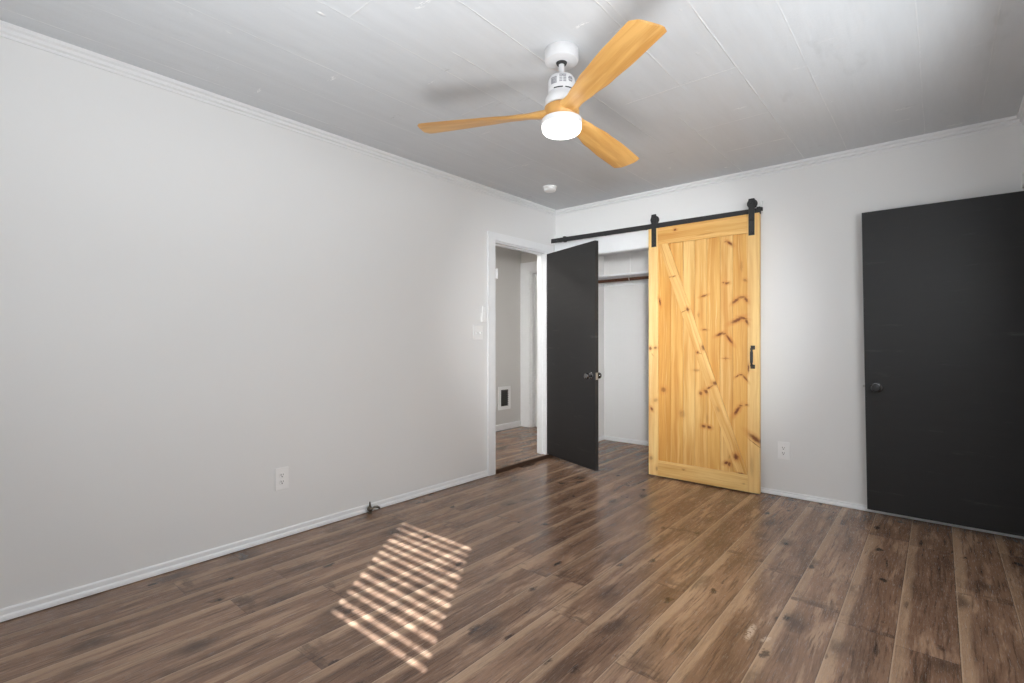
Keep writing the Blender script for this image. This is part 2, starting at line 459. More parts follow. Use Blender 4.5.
class MB:
    """collects boxes, tubes and lathed shapes; build() links them as ONE mesh object"""

    def __init__(self):
        self.bm = bmesh.new()
        self.tone = self.bm.faces.layers.float.new('tone')

    def _tone(self, faces, tone):
        for f in faces:
            f[self.tone] = tone

    def box(self, x0, x1, y0, y1, z0, z1, bev=0.0, seg=2, tone=0.5, M=None):
        g = bmesh.ops.create_cube(self.bm, size=1.0)
        vs = g['verts']
        for v in vs:
            v.co = Vector(((x0 + x1) / 2 + v.co.x * (x1 - x0), (y0 + y1) / 2 + v.co.y * (y1 - y0), (z0 + z1) / 2 + v.co.z * (z1 - z0)))
        fs = set(f for v in vs for f in v.link_faces)
        if bev > 0:
            es = list(set(e for v in vs for e in v.link_edges))
            r = bmesh.ops.bevel(self.bm, geom=es, offset=bev, segments=seg, affect='EDGES', profile=0.5)
            vs = [v for v in set(r['verts']) | set(x for x in vs if x.is_valid)]
            fs = set(f for v in vs for f in v.link_faces)
        self._tone(fs, tone)
        if M is not None:
            bmesh.ops.transform(self.bm, matrix=M, verts=list(vs))
        return self

    def prism(self, pts, axis, a0, a1, tone=0.5, M=None):
        """pts: polygon in the two other axes (in x,y,z order), extruded from a0 to a1"""
        def mk(u, v, a):
            return {'x': (a, u, v), 'y': (u, a, v), 'z': (u, v, a)}[axis]
        A = [self.bm.verts.new(mk(u, v, a0)) for u, v in pts]
        B = [self.bm.verts.new(mk(u, v, a1)) for u, v in pts]
        fs = [self.bm.faces.new(A), self.bm.faces.new(B[::-1])]
        n = len(pts)
        for i in range(n):
            fs.append(self.bm.faces.new((A[i], B[i], B[(i + 1) % n], A[(i + 1) % n])))
        self._tone(fs, tone)
        if M is not None:
            bmesh.ops.transform(self.bm, matrix=M, verts=A + B)
        return self

    def tube(self, pts, r, seg=14, caps=True):
        pts = [Vector(p) for p in pts]
        rs = r if isinstance(r, (list, tuple)) else [r] * len(pts)
        rings = []
        for i, p in enumerate(pts):
            t = (pts[min(i + 1, len(pts) - 1)] - pts[max(i - 1, 0)]).normalized()
            up = Vector((0, 0, 1)) if abs(t.z) < 0.9 else Vector((1, 0, 0))
            a = t.cross(up).normalized()
            b = t.cross(a).normalized()
            rings.append([self.bm.verts.new(p + (a * math.cos(2 * PI * k / seg) + b * math.sin(2 * PI * k / seg)) * rs[i]) for k in range(seg)])
        for A, B in zip(rings, rings[1:]):
            for k in range(seg):
                self.bm.faces.new((A[k], A[(k + 1) % seg], B[(k + 1) % seg], B[k]))
        if caps:
            self.bm.faces.new(rings[0][::-1])
            self.bm.faces.new(rings[-1])
        return self

    def lathe(self, prof, c=(0, 0, 0), axis='z', seg=40):
        """prof: (radius, height) list along axis"""
        c = Vector(c)

        def mk(r, h, a):
            x, y = r * math.cos(a), r * math.sin(a)
            return c + Vector({'z': (x, y, h), 'y': (x, h, y), 'x': (h, x, y)}[axis])
        rings = []
        for r, h in prof:
            if r < 1e-6:
                rings.append([self.bm.verts.new(mk(0, h, 0))])
            else:
                rings.append([self.bm.verts.new(mk(r, h, 2 * PI * k / seg)) for k in range(seg)])
        for A, B in zip(rings, rings[1:]):
            if len(A) == 1 and len(B) == 1:
                continue
            for k in range(seg):
                k2 = (k + 1) % seg
                if len(A) == 1:
                    self.bm.faces.new((A[0], B[k], B[k2]))
                elif len(B) == 1:
                    self.bm.faces.new((A[k], B[0], A[k2]))
                else:
                    self.bm.faces.new((A[k], A[k2], B[k2], B[k]))
        if len(rings[0]) > 1:
            self.bm.faces.new(rings[0])
        if len(rings[-1]) > 1:
            self.bm.faces.new(rings[-1])
        return self

    def build(self, name, mat, parent=None, smooth=False, label=None):
        bmesh.ops.recalc_face_normals(self.bm, faces=self.bm.faces[:])
        me = bpy.data.meshes.new(name)
        self.bm.to_mesh(me)
        self.bm.free()
        me.materials.append(mat)
        if smooth:
            me.shade_smooth()
            me.set_sharp_from_angle(angle=R(38))
        o = bpy.data.objects.new(name, me)
        COL.objects.link(o)
        if parent is not None:
            o.parent = parent
        if label:
            o['label'] = label
        return o


def struct(o):
    o['kind'] = 'structure'
    return o


def thing(name, label, cat, loc=(0, 0, 0), rot=(0, 0, 0), group=None):
    o = bpy.data.objects.new(name, None)
    o.empty_display_size = 0.05
    COL.objects.link(o)
    o.location = loc
    o.rotation_euler = rot
    o['label'] = label
    o['category'] = cat
    if group:
        o['group'] = group
    return o


# ------------------------------------------------------------------ room shell
H = 2.44
XR = 3.29           # right wall
YF = -4.6           # front wall, behind the photographer
DY0, DY1, DZ = -0.90, -0.165, 1.994        # hall doorway in the left wall
CX0, CX1, CZ = 0.13, 1.06, 1.955           # closet opening in the back wall
HX, HY = -1.23, 0.96                      # far hall wall, end hall wall
CLX0, CLX1, CLY = -0.045, 2.3, 1.03        # closet inside
T = 0.11
HF = 0.036           # the hall floor lies higher

struct(MB().box(-0.004, XR + 0.9, YF - 0.15, CLY + 0.1, -0.06, 0.0).box(-0.11, -0.004, 0.055, CLY + 0.1, -0.06, 0.0).build('floor', M_FLOOR))
struct(MB().box(HX - 0.12, -0.004, -1.9, 0.05, -0.06, HF).box(HX - 0.12, -0.11, 0.05, HY + 0.9, -0.06, HF).build('floor_hall', M_FLOOR))
struct(MB().box(HX - 0.2, XR + 1.0, YF - 0.2, HY + 1.0, H, H + 0.1).build('ceiling', M_CEIL))

b = MB()
b.box(-T, 0, YF, DY0 - 0.02, -0.02, H)
b.box(-T, 0, DY0 - 0.02, DY1 + 0.02, DZ + 0.02, H)
b.box(-T, 0, DY1 + 0.02, 0.0, -0.02, H)
struct(b.build('wall_left', M_WALL))

b = MB()
b.box(-T, CX0 - 0.018, 0, T, -0.02, H)
b.box(CX0 - 0.018, CX1 + 0.018, 0, T, CZ + 0.018, H)
b.box(CX1 + 0.018, XR + T, 0, T, -0.02, H)
struct(b.build('wall_back', M_WALL))

# right wall with its doorway (outside the picture) and the window beside the photographer
RD0, RD1 = -0.83, -0.10
RW = (-2.7, -1.2, 0.95, 2.05)
b = MB()
b.box(XR, XR + T, YF, RW[0], -0.02, H)
b.box(XR, XR + T, RW[0], RW[1], -0.02, RW[2])
b.box(XR, XR + T, RW[0], RW[1], RW[3], H)
b.box(XR, XR + T, RW[1], RD0, -0.02, H)
b.box(XR, XR + T, RD0, RD1, 2.0, H)
b.box(XR, XR + T, RD1, 0.0, -0.02, H)
b.box(XR + T, XR + T + 0.02, RD0 - 0.1, RD1 + 0.1, -0.02, 2.1)
struct(b.build('wall_right', M_WALL))

# front wall with two windows
FW = (2.13, 2.83, 1.285, 2.07)
FW2 = (1.21, 1.99, 0.85, 2.05)
b = MB()
b.box(-T, FW2[0], YF - T, YF, -0.02, H)
b.box(FW2[0], FW2[1], YF - T, YF, -0.02, FW2[2])
b.box(FW2[0], FW2[1], YF - T, YF, FW2[3], H)
b.box(FW2[1], FW[0], YF - T, YF, -0.02, H)
b.box(FW[0], FW[1], YF - T, YF, -0.02, FW[2])
b.box(FW[0], FW[1], YF - T, YF, FW[3], H)
b.box(FW[1], XR + T, YF - T, YF, -0.02, H)
struct(b.build('wall_front', M_WALL))

# window 1: the sun comes in between the slats of its blind
w = MB()
for x0, x1, z0, z1 in ((FW[0] - .08, FW[0], FW[2] - .08, FW[3] + .08), (FW[1], FW[1] + .08, FW[2] - .08, FW[3] + .08),
                       (FW[0], FW[1], FW[3], FW[3] + .08), (FW[0], FW[1], FW[2] - .08, FW[2])):
    w.box(x0, x1, YF, YF + 0.018, z0, z1, 0.003)
win1 = struct(w.build('window_1', M_TRIM))
w = MB()
nsl = 14
for i in range(nsl):
    z = FW[2] + 0.030 + i * 0.0555
    tilt = R(random.uniform(-6, 2))
    M = Matrix.Translation((0, YF - 0.05, z)) @ Matrix.Rotation(tilt + random.uniform(-.02, .02), 4, 'X') @ Matrix.Rotation(random.uniform(-.016, .016), 4, 'Y')
    w.box(-(FW[1] - FW[0]) / 2 + .004, (FW[1] - FW[0]) / 2 - .004, -0.024, 0.024, -0.0012, 0.0012, M=Matrix.Translation(((FW[0] + FW[1]) / 2, 0, 0)) @ M)
for x in (FW[0] + 0.16, FW[1] - 0.13):
    w.box(x - .004, x + .004, YF - 0.078, YF - 0.076, FW[2], FW[3])
w.build('slatted_blind', M_SLAT, win1)
# windows 2 and 3: shades drawn
w = MB()
for x0, x1, z0, z1 in ((FW2[0] - .08, FW2[0], FW2[2] - .08, FW2[3] + .08), (FW2[1], FW2[1] + .08, FW2[2] - .08, FW2[3] + .08),
                       (FW2[0], FW2[1], FW2[3], FW2[3] + .08), (FW2[0], FW2[1], FW2[2] - .08, FW2[2])):
    w.box(x0, x1, YF, YF + 0.018, z0, z1, 0.003)
win2 = struct(w.build('window_2', M_TRIM))
MB().box(FW2[0], FW2[1], YF - 0.03, YF - 0.025, FW2[2], FW2[3]).build('roller_shade', M_SHADE, win2)
w = MB()
for y0, y1, z0, z1 in ((RW[0] - .08, RW[0], RW[2] - .08, RW[3] + .08), (RW[1], RW[1] + .08, RW[2] - .08, RW[3] + .08),
                       (RW[0], RW[1], RW[3], RW[3] + .08), (RW[0], RW[1], RW[2] - .08, RW[2])):
    w.box(XR - 0.018, XR, y0, y1, z0, z1, 0.003)
win3 = struct(w.build('window_3', M_TRIM))
MB().box(XR + 0.025, XR + 0.03, RW[0], RW[1], RW[2], RW[3]).build('roller_shade', M_SHADE, win3)

# hall beyond the doorway
ODX0, ODX1, ODZ = -1.078, -0.33, 2.025       # door opening at the hall's end
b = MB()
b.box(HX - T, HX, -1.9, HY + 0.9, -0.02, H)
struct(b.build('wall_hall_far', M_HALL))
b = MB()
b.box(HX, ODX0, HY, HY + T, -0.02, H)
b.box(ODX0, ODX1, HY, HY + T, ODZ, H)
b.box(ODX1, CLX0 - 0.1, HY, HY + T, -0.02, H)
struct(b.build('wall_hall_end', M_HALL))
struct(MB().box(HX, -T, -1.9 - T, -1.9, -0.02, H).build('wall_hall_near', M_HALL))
# closet
b = MB()
b.box(CLX0 - 0.065, CLX0, T, CLY, -0.02, H)
struct(b.build('wall_closet_left', M_CLOSET))
struct(MB().box(CLX0 - 0.065, CLX1 + T, CLY, CLY + 0.08, -0.02, H).build('wall_closet_back', M_CLOSET))
struct(MB().box(CLX1, CLX1 + T, T, CLY, -0.02, H).build('wall_closet_right', M_CLOSET))
# batten on the closet's back wall
struct(MB().box(0.258, 0.290, CLY - 0.006, CLY, 1.864, H, 0.002).build('trim_closet_batten', M_CLOSET))

# ------------------------------------------------------------------ trim: crown moulding and baseboards
CROWN = [(0, 0), (0.030, 0), (0.030, -0.016), (0.018, -0.022), (0.018, -0.036), (0.007, -0.042), (0.007, -0.054), (0, -0.054)]
M_CROWN = plain('painted_crown', (0.79, 0.795, 0.80), 0.42)


def prof_run(name, prof, side, a0, a1, z, mat=M_TRIM):
    m = MB()
    if side == 'left':
        m.prism([(u, z + v) for u, v in prof], 'y', a0, a1)
    elif side == 'right':
        m.prism([(XR - u, z + v) for u, v in prof], 'y', a0, a1)
    elif side == 'back':
        m.prism([(-u, z + v) for u, v in prof], 'x', a0, a1)
    elif side == 'front':
        m.prism([(YF + u, z + v) for u, v in prof], 'x', a0, a1)
    return struct(m.build(name, mat))


prof_run('trim_1', CROWN, 'left', YF, 0, H, M_CROWN)
prof_run('trim_2', CROWN, 'back', 0, XR, H, M_CROWN)
prof_run('trim_3', CROWN, 'right', YF, 0, H, M_CROWN)
prof_run('trim_4', CROWN, 'front', 0, XR, H, M_CROWN)
BASE = [(0, 0.004), (0.016, 0.004), (0.0165, 0.012), (0.014, 0.022), (0.009, 0.028), (0.008, 0.046), (0.005, 0.052), (0, 0.052)]
BASEB = [(0, 0.003), (0.014, 0.003), (0.014, 0.012), (0.011, 0.020), (0.006, 0.025), (0.005, 0.036), (0, 0.038)]
prof_run('baseboard_left', BASE, 'left', YF, DY0 - 0.095, 0.0)
prof_run('baseboard_back', BASEB, 'back', CX1 + 0.09, XR, 0.0)
prof_run('baseboard_right', BASE, 'right', YF, RD0 - 0.09, 0.0)
prof_run('baseboard_front', BASE, 'front', 0, XR, 0.0)
struct(MB().prism([(HX, .038), (HX + .014, .038), (HX + .013, .10), (HX + .006, .112), (HX, .112)], 'y', -1.9, HY).build('baseboard_hall', M_TRIM))
struct(MB().prism([(CLY, 0.002), (CLY - .014, .002), (CLY - .013, .04), (CLY - .006, .048), (CLY, .048)], 'x', CLX0, CLX1).build('baseboard_closet_back', M_TRIM))
struct(MB().prism([(CLX0, 0.002), (CLX0 + .014, .002), (CLX0 + .013, .04), (CLX0 + .006, .048), (CLX0, .048)], 'y', T, CLY).build('baseboard_closet_left', M_TRIM))

# ------------------------------------------------------------------ doorway frame to the hall (door_1), closet frame (door_2), hall end door (door_3), right doorway (door_4)
m = MB()
cw = 0.090
m.box(0, 0.017, DY0 - 0.012 - cw, DY0 - 0.012, 0.0, DZ + 0.012 + 0.07, 0.003)        # left casing leg
m.box(0, 0.017, DY1 + 0.012, DY1 + 0.012 + cw, HF, DZ + 0.012 + 0.07, 0.003)         # right casing leg
m.box(0, 0.0165, DY0 - 0.012 - 0.001, DY1 + 0.013, DZ + 0.012, DZ + 0.012 + 0.07, 0.003)
m.box(-T - 0.001, 0.0, DY0 - 0.02, DY0, 0.0, DZ + 0.02, 0.002)                        # jambs
m.box(-T - 0.001, 0.0, DY1, DY1 + 0.02, HF, DZ + 0.02, 0.002)
m.box(-T - 0.001, 0.0, DY0, DY1, DZ, DZ + 0.02, 0.002)
m.box(-0.075, -0.042, DY0, DY0 + 0.010, HF, DZ, 0.002)                              # stops
m.box(-0.075, -0.042, DY1 - 0.010, DY1, HF, DZ, 0.002)
m.box(-0.075, -0.042, DY0, DY1, DZ - 0.010, DZ, 0.002)
frame1 = struct(m.build('door_1', M_TRIM))
# painted-over hinge left on the near jamb
h = MB()
h.box(-0.016, 0.018, DY0 - 0.001, DY0 + 0.004, 1.683, 1.765, 0.001)
h.tube([(0.021, DY0 + 0.006, 1.680), (0.021, DY0 + 0.006, 1.768)], 0.0055, 12)
h.build('hinge', M_PLASTIC, frame1, True)
# raw edge of the higher hall floor and a thin strip
b = MB()
b.box(-0.0035, 0.012, DY0 + 0.002, -0.05, 0.0, HF - 0.001, 0.003)
struct(b.build('trim_threshold', M_EDGE))

m = MB()
m.box(CX0 - 0.018, CX0, -0.001, T + 0.001, 0, CZ + 0.018, 0.002)
m.box(CX1, CX1 + 0.018, -0.001, T + 0.001, 0, CZ + 0.018, 0.002)
m.box(CX0, CX1, -0.001, T + 0.001, CZ, CZ + 0.018, 0.002)
m.box(CX0 - 0.09, CX0 - 0.004, -0.016, 0, 0, CZ + 0.006, 0.003)
m.box(CX1 + 0.004, CX1 + 0.09, -0.016, 0, 0, CZ + 0.006, 0.003)
m.box(0.0, CX1 + 0.09, -0.017, 0, CZ + 0.005, 2.106, 0.003)
struct(m.build('door_2', M_TRIM))

m = MB()
m.box(HX, ODX0, HY - 0.018, HY, HF, ODZ + 0.004, 0.004)
m.box(HX, ODX1 + 0.12, HY - 0.018, HY, ODZ, ODZ + 0.128, 0.004)
m.box(ODX1, ODX1 + 0.12, HY - 0.018, HY, HF, ODZ + 0.004, 0.004)
m.box(ODX0 - 0.001, ODX0 + 0.018, HY, HY + T, HF, ODZ, 0.002)
m.box(ODX1 - 0.018, ODX1, HY, HY + T, HF, ODZ, 0.002)
m.box(ODX0, ODX1, HY, HY + T, ODZ - 0.018, ODZ, 0.002)
frame3 = struct(m.build('door_3', M_TRIM))
m = MB()
m.box(ODX0 + 0.02, ODX1 - 0.02, HY + 0.055, HY + 0.09, 0.042, ODZ - 0.02, 0.002)
for z0, z1 in ((0.2, 0.9), (1.05, 1.85)):
    for x0, x1 in ((ODX0 + .12, -0.80), (-0.72, ODX1 - .12)):
        m.box(x0, x1, HY + 0.049, HY + 0.056, z0, z1, 0.004)
m.build('panel_leaf', M_TRIM, frame3)

m = MB()
m.box(XR - 0.017, XR, RD0 - 0.09, RD0, 0, 2.08, 0.003)
m.box(XR - 0.017, XR, RD0, RD1, 2.0, 2.08, 0.003)
m.box(XR, XR + T, RD1, RD1 + 0.02, 0, 2.0, 0.002)
m.box(XR, XR + T, RD0 - 0.02, RD0, 0, 2.0, 0.002)
struct(m.build('door_4', M_TRIM))

# ------------------------------------------------------------------ black doors
KNOB = [(0.0, 0.0), (0.030, 0.0), (0.031, 0.003), (0.026, 0.008), (0.012, 0.010), (0.0105, 0.028), (0.013, 0.033), (0.022, 0.037),
        (0.0265, 0.045), (0.027, 0.052), (0.0235, 0.060), (0.014, 0.0645), (0.0, 0.066)]


def knob_set(parent, x, z, yf, yb, mat):
    k = MB().lathe([(r, -hh) for r, hh in KNOB[:6]], (x, yf, z), 'y', 32).build('rosette', mat, parent, True)
    MB().lathe([(r, -hh) for r, hh in KNOB[5:]], (x, yf, z), 'y', 32).build('door_knob', mat, k, True)
    k = MB().lathe(KNOB[:6], (x, yb, z), 'y', 32).build('rosette', mat, parent, True)
    MB().lathe(KNOB[5:], (x, yb, z), 'y', 32).build('door_knob', mat, k, True)


ang = math.atan2(-0.260, 0.690)
d = thing('hinged_door', 'black flat door standing open into the room by the hall doorway', 'door', (0.004, -0.156, 0.0), (0, 0, ang), 'black flat hinged doors')
L1 = 0.748
m = MB()
# slab, its head planed a little out of square
m.box(0, L1, 0, 0.035, 0.044, 1.992, 0.0015)
for v in m.bm.verts:
    if v.co.z > 1.9:
        v.co.z += 0.004 * v.co.x / L1 - 0.002
m.build('door_slab', M_BLACK, d)
knob_set(d, L1 - 0.055, 0.845, 0.0, 0.035, M_KNOB)
MB().box(L1 - 0.0005, L1 + 0.0015, 0.006, 0.029, 0.815, 0.875, 0.0006).box(L1, L1 + 0.010, 0.011, 0.024, 0.838, 0.852, 0.002).build('latch', M_STEEL, d)
for z in (0.25, 1.72):
    MB().tube([(-0.004, 0.034, z - 0.045), (-0.004, 0.034, z + 0.045)], 0.006, 12).box(0.0, 0.03, 0.0345, 0.037, z - .045, z + .045).build('hinge', M_BLACKSTEEL, d, True)

d = thing('hinged_door', 'black flat door folded back against the right end of the back wall', 'door', (2.532, -0.10, 0.0), (0, 0, 0), 'black flat hinged doors')
L2 = 0.757
m = MB()
m.box(0, L2, 0, 0.035, 0.041, 1.985, 0.0015)
for v in m.bm.verts:
    if v.co.x < 0.1:
        v.co.x += 0.030 * (1.985 - v.co.z) / 1.95 - 0.002
m.build('door_slab', M_BLACK, d)
kb = MB().lathe([(r, -hh) for r, hh in KNOB[:6]], (0.078, 0, 0.840), 'y', 32).build('rosette', M_KNOB, d, True)
MB().lathe([(r, -hh) for r, hh in KNOB[5:]], (0.078, 0, 0.840), 'y', 32).build('door_knob', M_BLACKSTEEL, kb, True)
MB().box(0.003, 0.014, 0.010, 0.024, 0.838, 0.852, 0.002).build('latch', M_STEEL, d)
for z in (0.25, 1.72):
    MB().tube([(L2 + 0.004, 0.034, z - 0.045), (L2 + 0.004, 0.034, z + 0.045)], 0.006, 12).build('hinge', M_BLACKSTEEL, d, True)

# ------------------------------------------------------------------ sliding barn door
BX0, BX1, BZ0, BZ1 = 1.034, 1.908, 0.010, 2.092
BY = -0.100                  # front face of the frame
# (x, z, half length, half width, degrees, strength) in door coordinates
KN = ([(0.2226, 1.8825, 0.0282, 0.0105, -40, 0.9), (0.1923, 1.8998, 0.0128, 0.0058, 20, 0.5), (0.2035, 1.5779, 0.0179, 0.0105, 0, 0.8), (0.1752, 1.5834, 0.009, 0.0058, 0, 0.7), (0.3338, 1.5903, 0.0179, 0.0105, -30, 0.45), (0.0251, 1.4903, 0.0282, 0.0081, 15, 0.8), (0.2658, 1.4397, 0.0333, 0.0116, 40, 0.85), (0.3079, 1.463, 0.0307, 0.0093, 5, 0.6), (0.3412, 1.4436, 0.0256, 0.0116, -55, 0.8), (-0.3398, 1.4597, 0.0333, 0.0081, 100, 0.95), (0.2765, 1.2904, 0.0487, 0.014, 25, 0.9), (0.3185, 1.3048, 0.0333, 0.0105, -15, 0.85), (0.3476, 1.2754, 0.0231, 0.0105, -60, 0.85), (0.0312, 1.2215, 0.0205, 0.007, -5, 0.7), (0.1471, 1.1848, 0.0333, 0.0105, 25, 0.9), (0.1778, 1.189, 0.0205, 0.0081, 0, 0.7), (0.2191, 1.1461, 0.0435, 0.0105, -55, 0.95), (0.1911, 0.9973, 0.0256, 0.0047, 0, 0.55), (0.1911, 0.9973, 0.0141, 0.0047, 90, 0.5), (0.3603, 0.9268, 0.0333, 0.0058, 90, 0.9), (0.277, 0.866, 0.0205, 0.0058, 35, 0.8), (0.3043, 0.8761, 0.0154, 0.007, 0, 0.75), (0.3356, 0.8511, 0.0307, 0.007, -50, 0.8), (-0.3096, 0.7254, 0.0231, 0.0233, 0, 0.6), (-0.3095, 0.7217, 0.0115, 0.0105, 0, 0.6), (-0.4203, 1.0699, 0.0115, 0.0163, 0, 0.85), (-0.3757, 1.0753, 0.0154, 0.0105, 10, 0.7), (-0.4005, 1.0169, 0.0179, 0.0047, -50, 0.3), (0.0006, 0.716, 0.0128, 0.0163, 20, 0.75), (0.042, 0.7327, 0.0205, 0.014, -30, 0.8), (-0.0345, 0.8984, 0.0282, 0.0105, 0, 0.35), (-0.0175, 1.3388, 0.0102, 0.021, 0, 0.3), (-0.4083, 0.5573, 0.0188, 0.0098, -60, 0.95), (-0.374, 0.6341, 0.0215, 0.0147, 30, 0.35), (-0.1519, 0.5386, 0.0296, 0.0342, 0, 0.28), (-0.1596, 0.5466, 0.0081, 0.0073, 0, 0.4), (0.0244, 0.4567, 0.0175, 0.0134, 0, 0.85), (0.0664, 0.4529, 0.0202, 0.0134, -20, 0.9), (0.0508, 0.5153, 0.0067, 0.0489, 0, 0.25), (0.1076, 0.6507, 0.0376, 0.011, -60, 0.9), (0.2766, 0.6024, 0.043, 0.0122, 58, 0.95), (0.303, 0.6431, 0.0161, 0.0073, 0, 0.7), (0.3445, 0.6512, 0.0134, 0.0073, 0, 0.7), (0.1949, 0.1928, 0.0188, 0.0122, 30, 0.95), (0.2187, 0.1871, 0.0121, 0.0196, -10, 0.85), (0.2232, 0.2502, 0.0296, 0.0073, 70, 0.3), (0.4091, 0.4057, 0.0592, 0.0171, -36, 0.9), (0.3932, 0.4185, 0.0403, 0.0147, -36, 0.6), (0.407, 0.3666, 0.0592, 0.0024, -36, 0.75), (0.3838, 0.1939, 0.0161, 0.0807, 0, 0.2), (-0.4147, 0.1396, 0.0161, 0.0196, 0, 0.45), (-0.3638, 0.0594, 0.0121, 0.0196, 0, 0.4), (0.3076, 1.6973, 0.0102, 0.0466, 0, 0.25)],
      [(-0.2042, 2.0464, 0.0128, 0.0093, 0, 0.95), (-0.1361, 0.0881, 0.0134, 0.0061, 0, 0.5), (0.3256, 0.0572, 0.0134, 0.0061, 0, 0.3), (0.0452, 1.9762, 0.0768, 0.0047, 5, 0.25)],
      [(-0.2536, 1.66, 0.0205, 0.0047, 8, 0.7), (-0.2161, 1.6642, 0.0154, 0.0058, 8, 0.7), (-0.1002, 1.3876, 0.0115, 0.0186, 25, 0.85), (-0.1326, 1.3723, 0.0282, 0.0035, 25, 0.6), (-0.1642, 1.3591, 0.0102, 0.0093, 0, 0.75), (0.0267, 1.0826, 0.0179, 0.0233, 0, 0.75), (-0.0207, 1.0414, 0.0102, 0.0105, 0, 0.85), (-0.0021, 1.0347, 0.0154, 0.0047, -20, 0.4), (0.1153, 0.8037, 0.0192, 0.0175, 0, 0.85), (0.0692, 0.7644, 0.0179, 0.0081, 30, 0.85), (0.0895, 0.7794, 0.0205, 0.0047, 30, 0.5), (0.2703, 0.2514, 0.0188, 0.0244, 20, 0.95), (0.3069, 0.1303, 0.0296, 0.0061, -5, 0.75), (0.1368, 0.6017, 0.0108, 0.0269, 20, 0.3)])
K_VERT, K_RAIL, K_BRACE = KN
tb = math.atan2(1.790 - 1.160, 1.954 - 0.136)
M_PINE_V = pine_mat('knotty_pine_upright', 'z', K_VERT)
M_PINE_S = pine_mat('knotty_pine_stile', 'z', K_VERT, light_=0.28)
M_PINE_R = pine_mat('knotty_pine_across', 'x', K_RAIL)
M_PINE_B = pine_mat('knotty_pine_brace', 'z', K_BRACE, tilt=tb)
BO = Vector(((BX0 + BX1) / 2, BY, BZ0))
bd = thing('barn_door', 'knotty yellow pine sliding barn door with a diagonal brace, hung before the closet', 'barn door', BO)


def rel(m):
    bmesh.ops.translate(m.bm, verts=m.bm.verts[:], vec=-BO)
    return m


sw = 0.083
m = MB()
px = [BX0 + sw - 0.005, 1.226, 1.330, 1.424, 1.520, 1.622, 1.716, BX1 - sw + 0.005]
tones = [0.10, 0.30, 0.75, 0.50, 0.25, 0.85, 0.15]
for i in range(7):
    m.box(px[i] + 0.0006, px[i + 1] - 0.0006, BY + 0.012, BY + 0.028, BZ0 + 0.10, BZ1 - 0.10, 0.002, 1, tones[i])
rel(m).build('plank_panel', M_PINE_V, bd)
rel(MB().box(BX0, BX0 + sw, BY, BY + 0.036, BZ0, BZ1, 0.0025, 2, 0.85)).build('stile', M_PINE_S, bd)
rel(MB().box(BX1 - sw, BX1, BY, BY + 0.036, BZ0, BZ1, 0.0025, 2, 0.70)).build('stile', M_PINE_S, bd)
rel(MB().box(BX0 + sw, BX1 - sw, BY + 0.0004, BY + 0.036, 1.952, BZ1, 0.0025, 2, 0.42)).build('rail', M_PINE_R, bd)
rel(MB().box(BX0 + sw, BX1 - sw, BY + 0.0004, BY + 0.036, BZ0, 0.138, 0.0025, 2, 0.80)).build('rail', M_PINE_R, bd)
m = MB()
m.prism([(1.119, 1.952), (1.204, 1.952), (1.825, 0.138), (1.742, 0.138)], 'y', BY + 0.001, BY + 0.016, 0.66)
rel(m).build('brace', M_PINE_B, bd)


def hanger(x, ztop, zbot):
    s = MB()
    w_ = 0.0205
    wz = 2.168
    s.prism([(x - w_, zbot), (x + w_, zbot), (x + w_, wz - 0.035), (x + w_ * 1.25, wz - 0.012), (x + w_ * 1.25, wz + 0.012), (x + w_ * 0.95, ztop), (x - w_ * 0.95, ztop),
             (x - w_ * 1.25, wz + 0.012), (x - w_ * 1.25, wz - 0.012), (x - w_, wz - 0.035)], 'y', BY - 0.006, BY)
    st = rel(s).build('hanger_strap', M_BLACKSTEEL, bd, True)
    rel(MB().lathe([(0.012, -0.014), (0.032, -0.014), (0.035, -0.011), (0.035, -0.008), (0.028, -0.004), (0.028, 0.004), (0.035, 0.008), (0.035, 0.011), (0.032, 0.014), (0.012, 0.014)],
                   (x, BY + 0.017, wz), 'y', 36)).build('roller_wheel', M_BLACKSTEEL, st, True)
    for z in (wz, zbot + 0.026, zbot + 0.118):
        rel(MB().lathe([(0.0, -0.010), (0.006, -0.0098), (0.0095, -0.007), (0.0095, 0.0), (0.0, 0.0)], (x, BY - 0.006, z), 'y', 6)).build('bolt', M_BLACKSTEEL, st)


hanger(1.084, 2.210, 1.936)
hanger(1.854, 2.203, 1.930)
hm = MB()
hx = 1.862
hm.tube([(hx, BY - 0.001, 1.095), (hx, BY - 0.020, 1.092), (hx, BY - 0.034, 1.083), (hx, BY - 0.036, 1.06), (hx, BY - 0.036, 0.985), (hx, BY - 0.034, 0.962), (hx, BY - 0.020, 0.953), (hx, BY - 0.001, 0.950)], 0.0105, 12)
hm.box(hx - 0.015, hx + 0.015, BY - 0.004, BY, 1.078, 1.108, 0.001)
hm.box(hx - 0.015, hx + 0.015, BY - 0.004, BY, 0.936, 0.966, 0.001)
rel(hm).build('pull_handle', M_BLACKSTEEL, bd, True)

